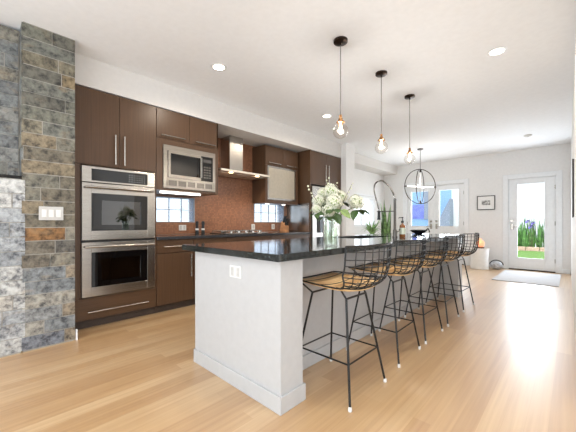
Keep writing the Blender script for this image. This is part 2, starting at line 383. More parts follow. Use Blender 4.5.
# far right garden door
def glazed_door(name, x0, x1, gz0, gx0, gx1, gz1, hinge_right):
    z1 = 2.115
    st = struct(box(x0+.003, gx0, FY+.02, FY+.065, .02, z1).box(gx1, x1-.003, FY+.02, FY+.065, .02, z1)
        .box(gx0, gx1, FY+.02, FY+.065, .02, gz0).box(gx0, gx1, FY+.02, FY+.065, gz1, z1).build(name, M['trim'], bev=.003))
    t = .018
    MB().box(gx0-t, gx0+.006, FY+.008, FY+.022, gz0-t, gz1+t).box(gx1-.006, gx1+t, FY+.008, FY+.022, gz0-t, gz1+t) \
        .box(gx0+.006, gx1-.006, FY+.008, FY+.022, gz0-t, gz0+.006).box(gx0+.006, gx1-.006, FY+.008, FY+.022, gz1-.006, gz1+t).build('glazing_bead', M['trim'], st)
    box(gx0, gx1, FY+.038, FY+.046, gz0, gz1).build('pane', M['pane'], st)
    hx = x1-.006 if hinge_right else x0+.006
    for hz in (.25, 1.08, 1.88): MB().tube([(hx, FY+.014, hz-.045), (hx, FY+.014, hz+.045)], .008, 8).build('hinge', M['steel'], st)
    kx = x0+.065 if hinge_right else x1-.065
    pl = box(kx-.028, kx+.028, FY+.004, FY+.02, .93, 1.07).build('handle_plate', M['steel'], st, bev=.006)
    MB().tube([(kx, FY+.01, 1.0), (kx, FY-.05, 1.0), (kx+(.11 if hinge_right else -.11), FY-.055, 1.0)], .009, 8).build('lever', M['steel'], st)
    MB().tube([(kx, FY+.02, 1.14), (kx, FY-.01, 1.14)], .03, 14).build('deadbolt', M['steel'], st)
    return st
def casing(name, x0, x1, z1, w=.1):
    return struct(box(x0-w, x0, FY-.022, FY, 0, z1+w).box(x1, x1+w, FY-.022, FY, 0, z1+w).box(x0, x1, FY-.022, FY, z1, z1+w)
        .box(x0, x0+.012, FY, FY+.15, 0, z1).box(x1-.012, x1, FY, FY+.15, 0, z1).box(x0+.012, x1-.012, FY, FY+.15, z1-.012, z1).build(name, M['trim'], bev=.004))
casing('trim_4', DR[0], DR[1], DR[3]); casing('trim_5', DF[0], DF[1], DF[3])
glazed_door('door_1', DR[0]+.01, DR[1]-.01, .28, -.93, -.44, 1.99, True)
struct(box(DR[0]+.012, DR[1]-.012, FY-.012, FY+.07, 0, .022).build('trim_6', M['bronze']))
glazed_door('door_2', -2.765, DF[1]-.01, 1.0, -2.63, -2.15, 1.985, True)
glazed_door('door_3', DF[0]+.01, -2.775, 1.0, -3.39, -2.91, 1.985, False)
struct(box(-2.79, -2.75, FY+.012, FY+.02, .02, 2.115).build('trim_8', M['trim']))
struct(box(DF[0]+.012, DF[1]-.012, FY+.02, FY+.07, 0, .02).build('trim_7', M['bronze']))

# small window in the left wall beyond the kitchen
def wframe(name, x, y0, y1, z0, z1, mullions, w=.05):
    b = MB().box(x-.1, x+.012, y0-.02, y0+w, z0-.02, z1+.02).box(x-.1, x+.012, y1-w, y1+.02, z0-.02, z1+.02).box(x-.1, x+.012, y0+w, y1-w, z0-.02, z0+w).box(x-.1, x+.012, y0+w, y1-w, z1-w, z1+.02)
    for m in mullions: b.box(x-.09, x-.02, m-.025, m+.025, z0+w, z1-w)
    return struct(b.build(name, M['trim'], bev=.003))
wn = wframe('window_1', KX, NW[0], NW[1], NW[2], NW[3], [7.45])
box(KX-.06, KX-.052, NW[0]+.05, NW[1]-.05, NW[2]+.05, NW[3]-.05).build('pane', M['pane'], wn)
box(KX+.012, KX+.05, NW[0]-.1, NW[1]+.1, NW[3]+.03, NW[3]+.07).build('window_head', M['trim'], wn)
# glass block windows in the backsplash
for i, (y0, y1, z0, z1) in enumerate(GB):
    st = MB().box(KX-.12, KX+.018, y0, y0+.014, z0, z1).box(KX-.12, KX+.018, y1-.014, y1, z0, z1).box(KX-.12, KX+.018, y0+.014, y1-.014, z0, z0+.012).box(KX-.12, KX+.018, y0+.014, y1-.014, z1-.012, z1)
    ny = 4; yy = [y0+.014+(y1-y0-.028)*k/ny for k in range(ny+1)]; zz = [z0+.012+(z1-z0-.024)*k/2 for k in range(3)]
    st.box(KX-.03, KX-.012, y0+.014, y1-.014, zz[1]-.004, zz[1]+.004)
    for yv in yy[1:-1]: st.box(KX-.03, KX-.012, yv-.004, yv+.004, z0+.012, z1-.012)
    st = struct(st.build('window_%d' % (i+2), M['blockmortar']))
    bb = MB()
    for a in range(ny):
        for c in range(2): bb.box(KX-.04, KX-.008, yy[a]+.004, yy[a+1]-.004, zz[c]+.004, zz[c+1]-.004)
    bb.build('glass_blocks', M['block'], st, bev=.006)
# mosaic backsplash, open where the glass blocks are
bs = wall_holes('wall_backsplash', 'x', KX+.001, KX+.014, 1.505, 4.398, .926, 2.489, GB, M['tile'])

# ------------------------------------------------------------------ kitchen run
FX = -3.6
def hbar(name, parent, x, p0, p1, stand=.03, r=.008, out=(1, 0, 0)):
    p0 = Vector(p0); p1 = Vector(p1); o = Vector(out)*stand; d = (p1-p0)
    b = MB().tube([p0+o, p1+o], r, 8)
    for t in (.08, .92): b.tube([p0+d*t, p0+d*t+o], r*.8, 6)
    return b.build(name, M['steel'], parent)
G = .002
def front(name, parent, y0, y1, z0, z1, mat, x=FX, t=.02):
    return box(x-t, x, y0+G, y1-G, z0+G, z1-G).build(name, M[mat], parent, bev=.0015)
# tall oven cabinet
Y0, Y1 = .666, 1.50
r = thing('oven_cabinet', (-3.9, 1.08, 0), 'tall dark walnut cabinet beside the slate column, housing the double oven', 'cabinet')
b = MB().box(-4.2, FX-.022, Y0, Y0+.02, .09, 2.485).box(-4.2, FX-.022, Y1-.02, Y1, .09, 2.485).box(-4.2, FX-.022, Y0+.02, Y1-.02, 2.465, 2.485).box(-4.2, FX-.022, Y0+.02, Y1-.02, .09, .11).box(-4.2, -4.18, Y0+.02, Y1-.02, .11, 2.465)
b.box(-4.18, FX-.022, Y0+.02, Y1-.02, .305, .322).box(-4.18, FX-.022, Y0+.02, Y1-.02, 1.685, 1.70)
b.box(FX-.022, FX, Y0, .742, .318, 1.69).box(FX-.022, FX, 1.482, Y1, .318, 1.69)
b.build('carcass', M['wood'], r)
ym = 1.10
d = front('door', r, Y0, ym, 1.692, 2.478, 'wood'); hbar('handle', d, 0, (FX, ym-.045, 1.72), (FX, ym-.045, 2.04))
d = front('door', r, ym, Y1, 1.692, 2.478, 'wood'); hbar('handle', d, 0, (FX, ym+.045, 1.72), (FX, ym+.045, 2.04))
d = front('drawer', r, Y0, Y1, .092, .316, 'woodh'); hbar('handle', d, 0, (FX, .80, .175), (FX, 1.40, .175))
box(-4.18, -3.655, Y0, Y1, 0, .088).build('toe_kick', M['toe'], r)
# double oven
r = thing('double_wall_oven', (-3.9, 1.11, .325), 'stainless steel double wall oven built into the tall cabinet', 'oven')
oy0, oy1 = .748, 1.476
MB().box(-4.15, FX-.005, oy0+.02, oy1-.02, .33, .345).box(-4.15, FX-.005, oy0+.02, oy1-.02, 1.66, 1.675).box(-4.15, FX-.005, oy0+.02, oy0+.035, .345, 1.66).box(-4.15, FX-.005, oy1-.035, oy1-.02, .345, 1.66).box(-4.15, -4.13, oy0+.035, oy1-.035, .345, 1.66).box(-4.13, FX-.01, oy0+.035, oy1-.035, .893, .912).box(-4.13, FX-.005, oy0+.035, oy1-.035, 1.49, 1.515).build('oven_body', M['black'], r)
cp = box(FX-.004, FX+.018, oy0, oy1, 1.512, 1.675).build('control_panel', M['steel'], r, bev=.002)
ds = box(FX+.018, FX+.021, oy0+.085, oy1-.085, 1.53, 1.652).build('display', M['blackglass'], cp)
b = MB()
for i in range(7):
    for j in range(4): b.box(FX+.021, FX+.0218, 1.19+i*.027, 1.202+i*.027, 1.548+j*.024, 1.553+j*.024)
b.build('button_marks', M['sprout'], ds)
for (z0, z1) in ((.915, 1.503), (.33, .89)):
    gy0, gy1, gz0, gz1 = oy0+.085, oy1-.085, z0+.095, z1-.105
    d = MB().box(FX-.004, FX+.022, oy0, gy0, z0, z1).box(FX-.004, FX+.022, gy1, oy1, z0, z1).box(FX-.004, FX+.022, gy0, gy1, z0, gz0).box(FX-.004, FX+.022, gy0, gy1, gz1, z1).build('oven_door', M['steel'], r, bev=.002)
    b = MB().box(FX, FX+.023, gy0, gy0+.09, gz0, gz1).box(FX, FX+.023, gy1-.075, gy1, gz0, gz1).box(FX, FX+.023, gy0+.09, gy1-.075, gz0, gz0+.06).box(FX, FX+.023, gy0+.09, gy1-.075, gz1-.07, gz1)
    b.build('glass_border', M['blackglass'], d)
    box(FX+.006, FX+.014, gy0+.09, gy1-.075, gz0+.06, gz1-.07).build('window', M['ovenglass'], d)
    b = MB().tube([(FX+.062, oy0+.02, z1-.045), (FX+.062, oy1-.02, z1-.045)], .011, 10)
    for yy_ in (oy0+.05, oy1-.05): b.tube([(FX+.02, yy_, z1-.045), (FX+.062, yy_, z1-.045)], .008, 8)
    b.build('handle', M['steel'], d)
    b = MB()
    for k in range(13): b.tube([(-4.1, oy0+.06+k*.05, z0+.26), (-3.66, oy0+.06+k*.05, z0+.26)], .003, 6)
    for xx in (-4.1, -3.9, -3.66): b.tube([(xx, oy0+.04, z0+.255), (xx, oy1-.04, z0+.255)], .004, 6)
    b.build('oven_rack', M['chrome'], r)
MB().box(FX-.004, FX+.012, oy0, oy1, .892, .913).build('vent_gap', M['black'], r)
# microwave cabinet
Y0, Y1 = 1.503, 2.36
r = thing('microwave_cabinet', (-3.9, 1.93, 1.49), 'dark walnut wall cabinet with two lift-up doors above the microwave', 'cabinet')
b = MB().box(-4.2, FX-.022, Y0, Y0+.02, 1.49, 2.485).box(-4.2, FX, Y1-.02, Y1, 1.49, 2.485).box(-4.2, FX-.022, Y0+.02, Y1-.02, 2.465, 2.485).box(-4.2, FX, Y0, Y1-.02, 1.49, 1.515).box(-4.2, FX-.022, Y0+.02, Y1-.02, 2.085, 2.105)
b.box(FX-.022, FX, Y0, 1.578, 1.515, 2.118).box(FX-.022, FX, 2.312, Y1-.02, 1.515, 2.118).box(FX-.022, FX, 1.578, 2.312, 2.052, 2.118).build('carcass', M['wood'], r)
for a, c, h0, h1 in ((Y0, 1.93, 1.55, 1.86), (1.93, Y1, 2.0, 2.31)):
    d = front('lift_door', r, a, c, 2.12, 2.478, 'wood'); hbar('handle', d, 0, (FX, h0, 2.155), (FX, h1, 2.155))
sl = MB().tube([(-3.72, 1.60, 1.478), (-3.72, 2.15, 1.478)], .012, 10).build('strip_light', M['strip'], r)
r = thing('microwave', (-3.9, 1.945, 1.53), 'stainless steel built-in microwave with louvred trim, above the worktop', 'microwave')
b = MB(); yy0, yy1, zz0, zz1 = 1.582, 2.308, 1.52, 2.048
b.box(FX, FX+.012, yy0, yy0+.052, zz0, zz1).box(FX, FX+.012, yy1-.04, yy1, zz0, zz1).box(FX, FX+.012, yy0+.052, yy1-.04, 1.985, zz1).box(FX, FX+.012, yy0+.052, yy1-.04, 1.62, 1.65).box(FX, FX+.012, yy0+.052, yy1-.04, zz0, 1.552)
for k in range(6): b.box(FX, FX+.012, yy0+.052+k*.1268-.012, yy0+.052+k*.1268+.012, 1.552, 1.62)
b.build('trim_frame', M['steel_mw'], r)
for k in range(5): box(FX-.006, FX+.004, yy0+.064+k*.1268, yy0+.166+k*.1268, 1.552, 1.62).build('louvre', M['steel_mwd'], r)
box(-4.1, FX-.012, yy0+.03, yy1-.03, 1.56, 2.03).build('body', M['black'], r)
d = MB().box(FX-.01, FX+.022, 1.638, 2.085, 1.652, 1.982).build('microwave_door', M['steel_mw'], r, bev=.003)
box(FX+.022, FX+.025, 1.67, 2.07, 1.69, 1.95).build('window', M['blackglass'], d)
c = box(FX-.01, FX+.02, 2.088, 2.264, 1.652, 1.982).build('control_panel', M['blackglass'], r, bev=.002)
for i in range(3):
    for j in range(5): box(FX+.02, FX+.0212, 2.125+i*.04, 2.15+i*.04, 1.69+j*.035, 1.705+j*.035).build('key', M['steel_mwd'], c)
box(FX+.02, FX+.0212, 2.115, 2.24, 1.9, 1.945).build('clock_display', M['ovenin'], c)
MB().tube([(FX+.05, 2.075, 1.69), (FX+.05, 2.075, 1.95)], .009, 8).tube([(FX+.02, 2.075, 1.71), (FX+.05, 2.075, 1.71)], .006, 6).tube([(FX+.02, 2.075, 1.93), (FX+.05, 2.075, 1.93)], .006, 6).build('handle', M['steel_mw'], d)

# base cabinets under the worktop
units = [(1.503, 1.98, 'dark walnut base cabinet beside the oven tower, with one drawer above a door'), (1.983, 2.50, 'dark walnut base cabinet left of the cooktop, second along from the oven tower'),
         (2.503, 3.40, 'wide dark walnut base cabinet underneath the gas cooktop'), (3.403, 4.396, 'dark walnut base cabinet below the knife block, next to the refrigerator')]
for y0, y1, lb in units:
    r = thing('base_cabinet', (-3.9, (y0+y1)/2, 0), lb, 'cabinet', 'base cabinets under the worktop')
    MB().box(-4.2, FX-.022, y0, y0+.018, .09, .884).box(-4.2, FX-.022, y1-.018, y1, .09, .884).box(-4.2, FX-.022, y0+.018, y1-.018, .09, .11).box(-4.2, -4.18, y0+.018, y1-.018, .11, .884).box(-4.18, FX-.022, y0+.018, y1-.018, .866, .884).build('carcass', M['wood'], r)
    d = front('drawer', r, y0, y1, .722, .88, 'woodh'); hbar('handle', d, 0, (FX, y0+.08, .80), (FX, y1-.06, .80))
    if y1-y0 < .6:
        d = front('door', r, y0, y1, .092, .718, 'wood'); hbar('handle', d, 0, (FX, y1-.04, .4), (FX, y1-.04, .69))
    else:
        m_ = (y0+y1)/2
        for a, c, hy in ((y0, m_, m_-.04), (m_, y1, m_+.04)):
            d = front('door', r, a, c, .092, .718, 'wood'); hbar('handle', d, 0, (FX, hy, .4), (FX, hy, .69))
    box(-4.18, -3.655, y0, y1, 0, .088).build('toe_kick', M['toe'], r)
tag(box(-4.2, -3.575, 1.505, 4.396, .886, .924).build('kitchen_worktop', M['stone2'], bev=.003), 'long charcoal worktop along the tiled wall with the cooktop set on it', 'worktop')
# cooktop
r = thing('gas_cooktop', (-3.9, 2.95, .925), 'steel gas cooktop with pale grates under the range hood', 'cooktop')
box(-4.12, -3.68, 2.55, 3.38, .925, .938).build('cooktop_plate', M['steel'], r, bev=.004)
for cy in (2.69, 2.965, 3.24):
    g = MB()
    for xx in (-4.07, -3.95, -3.83): g.box(xx-.007, xx+.007, cy-.125, cy+.125, .962, .974)
    for q in (-.12, 0, .12): g.box(-4.08, -3.82, cy+q-.006, cy+q+.006, .958, .970)
    for xx in (-4.075, -3.825):
        for q in (-.118, .118): g.box(xx-.006, xx+.006, cy+q-.006, cy+q+.006, .938, .962)
    g.build('grate', M['steel'], r)
    MB().lathe([(.045, .938), (.045, .948), (.03, .955), (0, .957)], (-3.95, cy, 0), 16).build('burner', M['cast'], r)
for k in range(5): MB().lathe([(.02, .938), (.018, .962), (0, .964)], (-3.73, 2.68+k*.14, 0), 14).build('knob', M['steel'], r)
# hood
r = thing('range_hood', (-4.0, 2.96, 1.86), 'stainless steel chimney range hood on the mosaic wall', 'range hood')
b = MB(); b.box(-4.2, -3.94, 2.80, 3.06, 1.93, 2.485); b.build('chimney', M['steel'], r, bev=.002)
b = MB()
lo = [(-4.2, 2.48), (-3.70, 2.48), (-3.70, 3.44), (-4.2, 3.44)]; hi = [(-4.2, 2.79), (-3.93, 2.79), (-3.93, 3.07), (-4.2, 3.07)]
vs = [(x, y, 1.862) for x, y in lo]+[(x, y, 1.892) for x, y in lo]+[(x, y, 1.93) for x, y in hi]
b._add(vs, [(3, 2, 1, 0)]+[(i, (i+1) % 4, 4+(i+1) % 4, 4+i) for i in range(4)]+[(4+i, 4+(i+1) % 4, 8+(i+1) % 4, 8+i) for i in range(4)]+[(8, 9, 10, 11)])
b.build('canopy', M['steel_soft'], r)
for a in (2.56, 2.85, 3.14):
    b = MB().box(-4.15, -3.82, a, a+.26, 1.855, 1.861)
    b.build('grease_filter', M['steel_soft'], r)
for a in (2.70, 3.22):
    MB().lathe([(0, -.004), (.032, -.004), (.032, 0)], (-3.765, a, 1.861), 16).build('hood_lamp', M['hoodlamp'], r)
    spot('hood_lamp_light', (-3.765, a, 1.85), 11, 130, (1, .78, .55))
# wall cabinet with frosted door
CX_ = -3.85; Y0, Y1 = 3.48, 4.33
r = thing('wall_cabinet', (-4.0, 3.9, 1.44), 'dark walnut wall cabinet with a frosted glass door right of the hood', 'cabinet')
b = MB().box(-4.2, CX_-.022, Y0, Y0+.02, 1.44, 2.455).box(-4.2, CX_-.022, Y1-.02, Y1, 1.44, 2.455).box(-4.2, CX_-.022, Y0+.02, Y1-.02, 2.435, 2.455).box(-4.2, CX_-.022, Y0+.02, Y1-.02, 1.44, 1.46).box(-4.2, -4.18, Y0+.02, Y1-.02, 1.46, 2.435).box(-4.18, CX_-.022, Y0+.02, Y1-.02, 2.09, 2.11)
b.box(-4.18, CX_-.05, Y0+.02, Y1-.02, 1.78, 1.80)
b.box(CX_-.022, CX_, 4.262, Y1, 1.44, 2.106).box(CX_-.022, CX_, Y0, 3.528, 1.44, 2.106).box(CX_-.022, CX_, 3.528, 4.262, 1.44, 1.50).build('carcass', M['wood'], r)
for a, c, h0, h1 in ((Y0, 3.905, 3.53, 3.84), (3.905, Y1, 3.98, 4.27)):
    d = front('lift_door', r, a, c, 2.108, 2.452, 'wood', x=CX_); hbar('handle', d, 0, (CX_, h0, 2.15), (CX_, h1, 2.15))
d = MB().box(CX_-.02, CX_, 3.532, 3.562, 1.505, 2.10).box(CX_-.02, CX_, 4.228, 4.258, 1.505, 2.10).box(CX_-.02, CX_, 3.562, 4.228, 1.505, 1.535).box(CX_-.02, CX_, 3.562, 4.228, 2.07, 2.10).build('glass_door_frame', M['steel'], r)
box(CX_-.012, CX_-.004, 3.562, 4.228, 1.535, 2.07).build('frosted_pane', M['frost'], d)
for a in (3.66, 4.08):
    MB().lathe([(0, -.008), (.034, -.008), (.034, 0)], (-4.0, a, 1.44), 14).build('puck_light', M['strip'], r)
    spot('puck_light_glow', (-4.0, a, 1.425), 2.5, 140, (1, .85, .68))
spot('strip_light_glow', (-3.8, 1.85, 1.46), 4, 150, (1, .92, .82))
# refrigerator tower
r = thing('refrigerator_cabinet', (-3.9, 4.9, 0), 'dark walnut tower cabinet with two tall handles over the refrigerator', 'cabinet')
Y0, Y1 = 4.40, 5.44
MB().box(-4.2, FX-.002, Y0, Y0+.025, 0, 2.485).box(-4.2, FX-.002, Y1-.025, Y1, 0, 2.485).box(-4.2, FX-.022, Y0+.025, Y1-.025, 2.465, 2.485).box(-4.2, FX-.022, Y0+.025, Y1-.025, 1.835, 1.855).box(-4.2, -4.18, Y0+.025, Y1-.025, 1.855, 2.465).build('carcass', M['wood'], r)
o = box(-4.19, -3.63, Y0-.004, Y0, .93, 1.47).build('side_splash', M['steel'], r); o['label'] = 'bluish steel panel on the side above the worktop'
ym = 4.92
d = front('door', r, Y0+.026, ym, 1.838, 2.478, 'wood'); hbar('handle', d, 0, (FX, ym-.05, 1.88), (FX, ym-.05, 2.25))
d = front('door', r, ym, Y1-.026, 1.838, 2.478, 'wood'); hbar('handle', d, 0, (FX, ym+.05, 1.88), (FX, ym+.05, 2.25))
r = thing('refrigerator', (-3.85, 4.92, 0), 'stainless steel refrigerator with a dark dispenser, behind the white flowers', 'refrigerator')
box(-4.16, FX-.03, 4.432, 5.408, .0, 1.80).build('body', M['steel_dk'], r)
d = box(FX-.03, FX+.03, 4.435, 4.86, .02, 1.80).build('freezer_door', M['steel'], r, bev=.006)
q = box(FX+.028, FX+.034, 4.56, 4.76, .90, 1.22).build('dispenser', M['blackglass'], d)
hbar('handle', d, 0, (FX+.03, 4.82, .7), (FX+.03, 4.82, 1.6), .04, .01)
d = box(FX-.03, FX+.03, 4.868, 5.405, .02, 1.80).build('refrigerator_door', M['steel'], r, bev=.006)
hbar('handle', d, 0, (FX+.03, 4.91, .7), (FX+.03, 4.91, 1.6), .04, .01)
# things on the worktop
def mill(y, lb, x=-4.04):
    r = thing('pepper_mill', (x, y, .924), lb, 'mill', 'dark mills on the worktop')
    MB().lathe([(.026, 0), (.028, .01), (.024, .06)], (x, y, .924), 16).build('mill_base', M['black'], r)
    MB().lathe([(.024, .06), (.024, .085)], (x, y, .924), 16).build('band', M['white_pl'], r)
    MB().lathe([(.024, .085), (.02, .12), (.025, .16), (.022, .185), (.008, .195), (0, .197)], (x, y, .924), 16).build('mill_top', M['black'], r)
mill(2.285, 'black mill with a white band, the left one by the glass block window'); mill(2.385, 'black mill with a white band, the right one nearer the cooktop')
r = thing('knife_block', (-4.03, 4.14, .924), 'light wooden knife block with black handled knives, near the refrigerator', 'knife block')
b = MB(); kx, ky = -4.03, 4.14
vs = [(kx-.09, ky-.05, .924), (kx+.07, ky-.05, .924), (kx+.07, ky-.05, 1.03), (kx-.04, ky-.05, 1.12)]
b._add(vs+[(x, y+.1, z) for x, y, z in vs], [(0, 1, 2, 3), (7, 6, 5, 4), (0, 4, 5, 1), (1, 5, 6, 2), (2, 6, 7, 3), (3, 7, 4, 0)]); b.build('block', M['knifeblock'], r, bev=.003)
for i, (a, q) in enumerate(((-.03, 0), (.0, .0), (.03, 0), (-.02, .04), (.02, .04))):
    p = Vector((kx+.045-q*1.6, ky+a, 1.045+q*1.2)); dd = Vector((.35, 0, 1)).normalized()
    MB().obox(p+dd*.06, dd, (0, 1, 0), dd.cross(Vector((0, 1, 0))), .08, .009, .013).build('knife_handle', M['black'] if i != 1 else M['steel'], r, bev=.003)
def outlet(loc, axis, w, h, lb, grp=None, pairs=1):
    r = thing('power_outlet', loc, lb, 'outlet', grp); x, y, z = loc
    def bx(u0, u1, z0, z1, t0, t1):
        return box(x+t0, x+t1, y+u0, y+u1, z+z0, z+z1) if axis == 'x' else box(x+u0, x+u1, y-t1, y-t0, z+z0, z+z1)
    bx(-w/2, w/2, -h/2, h/2, 0, .006).build('cover_plate', M['white_pl'], r, bev=.002)
    for k in range(pairs):
        uc = (k-(pairs-1)/2)*w/2
        s_ = bx(uc-.016, uc+.016, -.03, .03, .006, .008).build('socket', M['white_sl'], r, bev=.001)
        for zc in (-.015, .015):
            for uu in (-.006, .006): bx(uc+uu-.0012, uc+uu+.0012, zc-.005, zc+.005, .008, .0084).build('slot', M['sprout'], s_)
outlet((KX+.014, 2.14, 1.02), 'x', .115, .08, 'white double outlet under the left glass block window', 'outlets on the backsplash', 2)
outlet((KX+.014, 3.50, 1.02), 'x', .08, .1, 'white outlet right of the cooktop on the mosaic', 'outlets on the backsplash')
outlet((KX+.014, 4.0, 1.02), 'x', .08, .1, 'white outlet beside the knife block on the mosaic', 'outlets on the backsplash')
r = thing('light_switch', (PX, .472, 1.175), 'white triple light switch on the slate column', 'switch')
box(PX, PX+.008, .386, .558, 1.115, 1.235).build('cover_plate', M['white_sl'], r, bev=.002)
for k in range(3): box(PX+.008, PX+.012, .472+(k-1)*.05-.017, .472+(k-1)*.05+.017, 1.142, 1.208).build('rocker', M['white_pl'], r, bev=.002)

# ------------------------------------------------------------------ island
IX0, IX1, IY0, IY1 = -2.16, -1.205, 1.205, 5.08
r = thing('kitchen_island', (-1.7, 3.1, 0), 'long white kitchen island with dark cabinets on the aisle side', 'island')
box(IX0, IX1, IY0, 1.40, 0, .872).build('end_panel', M['island'], r, bev=.002)
box(IX0, IX1, IY1-.2, IY1, 0, .872).build('end_panel', M['island'], r, bev=.002)
box(-1.53, -1.455, 1.40, IY1-.2, 0, .872).build('knee_wall', M['island'], r)
B = .014
MB().box(IX0-.0, IX1+B, IY0-B, IY0, 0, .1).box(IX1, IX1+B, IY0, 1.40+B, 0, .1).box(-1.455, IX1, 1.40, 1.40+B, 0, .1).box(-1.455, -1.455+B, 1.40+B, IY1-.2, 0, .1).build('base_moulding', M['island'], r, bev=.003)
n = 5
for k in range(n):
    y0 = 1.402+(IY1-.2-1.402)*k/n; y1 = 1.402+(IY1-.2-1.402)*(k+1)/n
    d = box(IX0-.02, IX0, y0+.002, y1-.002, .1, .868).build('cabinet_door', M['wood'], r)
    hbar('handle', d, 0, (IX0-.02, y0+.05, .55), (IX0-.02, y0+.05, .85), .03, .006, (-1, 0, 0))
MB().box(IX0-.02, IX0+.01, 1.235, 1.40, .1, .868).build('cabinet_filler', M['wood'], r)
hbar('handle', r, 0, (IX0-.02, 1.26, .62), (IX0-.02, 1.26, .85), .03, .006, (-1, 0, 0))
box(IX0+.05, IX0+.08, 1.402, IY1-.2, 0, .1).build('toe_kick', M['toe'], r)
box(IX0, -1.53, 1.41, IY1-.21, .1, .12).build('cabinet_floor', M['wood'], r)
SX0, SX1, SY0, SY1 = -2.16, -1.72, 2.95, 3.80
tp = MB(); cx0, cx1, cy0, cy1 = -2.29, -1.175, 1.16, 5.12
tp.box(cx0, cx1, cy0, SY0, .873, .915).box(cx0, cx1, SY1, cy1, .873, .915).box(cx0, SX0, SY0, SY1, .873, .915).box(SX1, cx1, SY0, SY1, .873, .915)
tag(tp.build('island_countertop', M['stone']), 'polished dark stone countertop with pale flecks covering the white island', 'countertop')
outlet((-1.627, IY0, .765), 'y', .125, .08, 'white double outlet on the end panel of the island', None, 2)
r = thing('sink', (-1.94, 3.37, .7), 'black undermount sink in the island beside the tall faucet', 'sink')
a = .012
MB().box(SX0+.001, SX1-.001, SY0+.001, SY1-.001, .70, .712).box(SX0+.001, SX0+a, SY0+.001, SY1-.001, .712, .905).box(SX1-a, SX1-.001, SY0+.001, SY1-.001, .712, .905).box(SX0+a, SX1-a, SY0+.001, SY0+a, .712, .905).box(SX0+a, SX1-a, SY1-a, SY1-.001, .712, .905).build('basin', M['black'], r)
MB().lathe([(.04, .712), (.04, .715), (0, .716)], (-1.94, 3.37, 0), 16).build('drain', M['chrome'], r)
# faucet
fx, fy = -1.57, 3.55
r = thing('faucet', (fx, fy, .915), 'tall dark steel spring faucet with pull-down sprayer on the island', 'faucet')
MB().lathe([(.03, 0), (.03, .012), (.022, .02), (.022, .09), (.016, .1), (.016, .47)], (fx, fy, .915), 16).build('post', M['faucet'], r)
def catmull(P, n=8):
    P = [Vector(p) for p in P]; out = []
    Q = [P[0]*2-P[1]]+P+[P[-1]*2-P[-2]]
    for i in range(1, len(Q)-2):
        for k in range(n):
            t = k/n; a, b_, c, d_ = Q[i-1], Q[i], Q[i+1], Q[i+2]
            out.append(.5*((2*b_)+(c-a)*t+(2*a-5*b_+4*c-d_)*t*t+(3*b_-a-3*c+d_)*t**3))
    out.append(P[-1]); return out
arc = catmull([(fx, fy, 1.385), (fx-.02, fy, 1.45), (fx-.075, fy, 1.545), (fx-.17, fy, 1.625), (fx-.255, fy, 1.60), (fx-.275, fy, 1.52), (fx-.25, fy, 1.40), (fx-.21, fy, 1.26)], 10)
h = MB().tube(arc, .0085, 8).build('spring_hose', M['faucet'], r)
co = MB(); P2 = []
for i in range(len(arc)-1):
    for k in range(4):
        t = k/4; p = arc[i].lerp(arc[i+1], t); tan = (arc[i+1]-arc[i]).normalized(); s2 = Vector((0, 1, 0)); u = tan.cross(s2); an = (i*4+k)*1.6
        P2.append(p+(u*math.cos(an)+s2*math.sin(an))*.0105)
co.tube(P2, .0022, 5).build('spring_coil', M['steel'], h)
MB().lathe([(.011, .12), (.016, .1), (.018, .03), (.022, 0), (0, 0)][::-1], (fx-.21, fy, 1.13), 14).build('spray_head', M['black'], r)
MB().tube([(fx, fy, 1.235), (fx-.21, fy, 1.235)], .006, 8).tube([(fx-.21+.022*math.cos(q), fy+.022*math.sin(q), 1.235) for q in [2*PI*k/14 for k in range(14)]], .005, 6, True).build('holder_arm', M['faucet'], r)
MB().tube([(fx, fy, .975), (fx+.02, fy+.06, .985), (fx+.02, fy+.1, 1.02)], .007, 8).build('lever', M['faucet'], r)
# soap bottle
sx, sy = -1.535, 3.69
r = thing('soap_bottle', (sx, sy, .915), 'amber soap bottle with a black pump beside the faucet', 'soap bottle')
MB().lathe([(.034, 0), (.036, .008), (.036, .13), (.03, .15), (.013, .162), (.013, .178)], (sx, sy, .915), 20).build('bottle', M['amber'], r)
MB().lathe([(.0368, .035), (.0368, .115)], (sx, sy, .915), 20).build('paper_label', M['labelp'], r)
MB().lathe([(.017, .178), (.017, .2), (.006, .205), (.006, .235), (.012, .236), (.012, .248), (0, .25)], (sx, sy, .915), 14).tube([(sx, sy, 1.158), (sx-.03, sy-.03, 1.156), (sx-.034, sy-.034, 1.148)], .005, 6).build('pump', M['black'], r)
# bowl
bx_, by_ = -1.77, 4.88
r = thing('serving_bowl', (bx_, by_, .915), 'dark shallow bowl with a curved handle at the far end of the island', 'bowl')
MB().lathe([(.05, 0), (.055, .006), (.1, .03), (.135, .062), (.13, .064), (.09, .035), (.03, .018), (0, .016)], (bx_, by_, .915), 28).build('bowl_body', M['bowl'], r)
MB().tube(catmull([(bx_+.085, by_+.085, .975), (bx_+.105, by_+.105, 1.0), (bx_+.115, by_+.115, .985), (bx_+.125, by_+.125, .94)], 5), .009, 8).build('handle', M['bowl'], r)

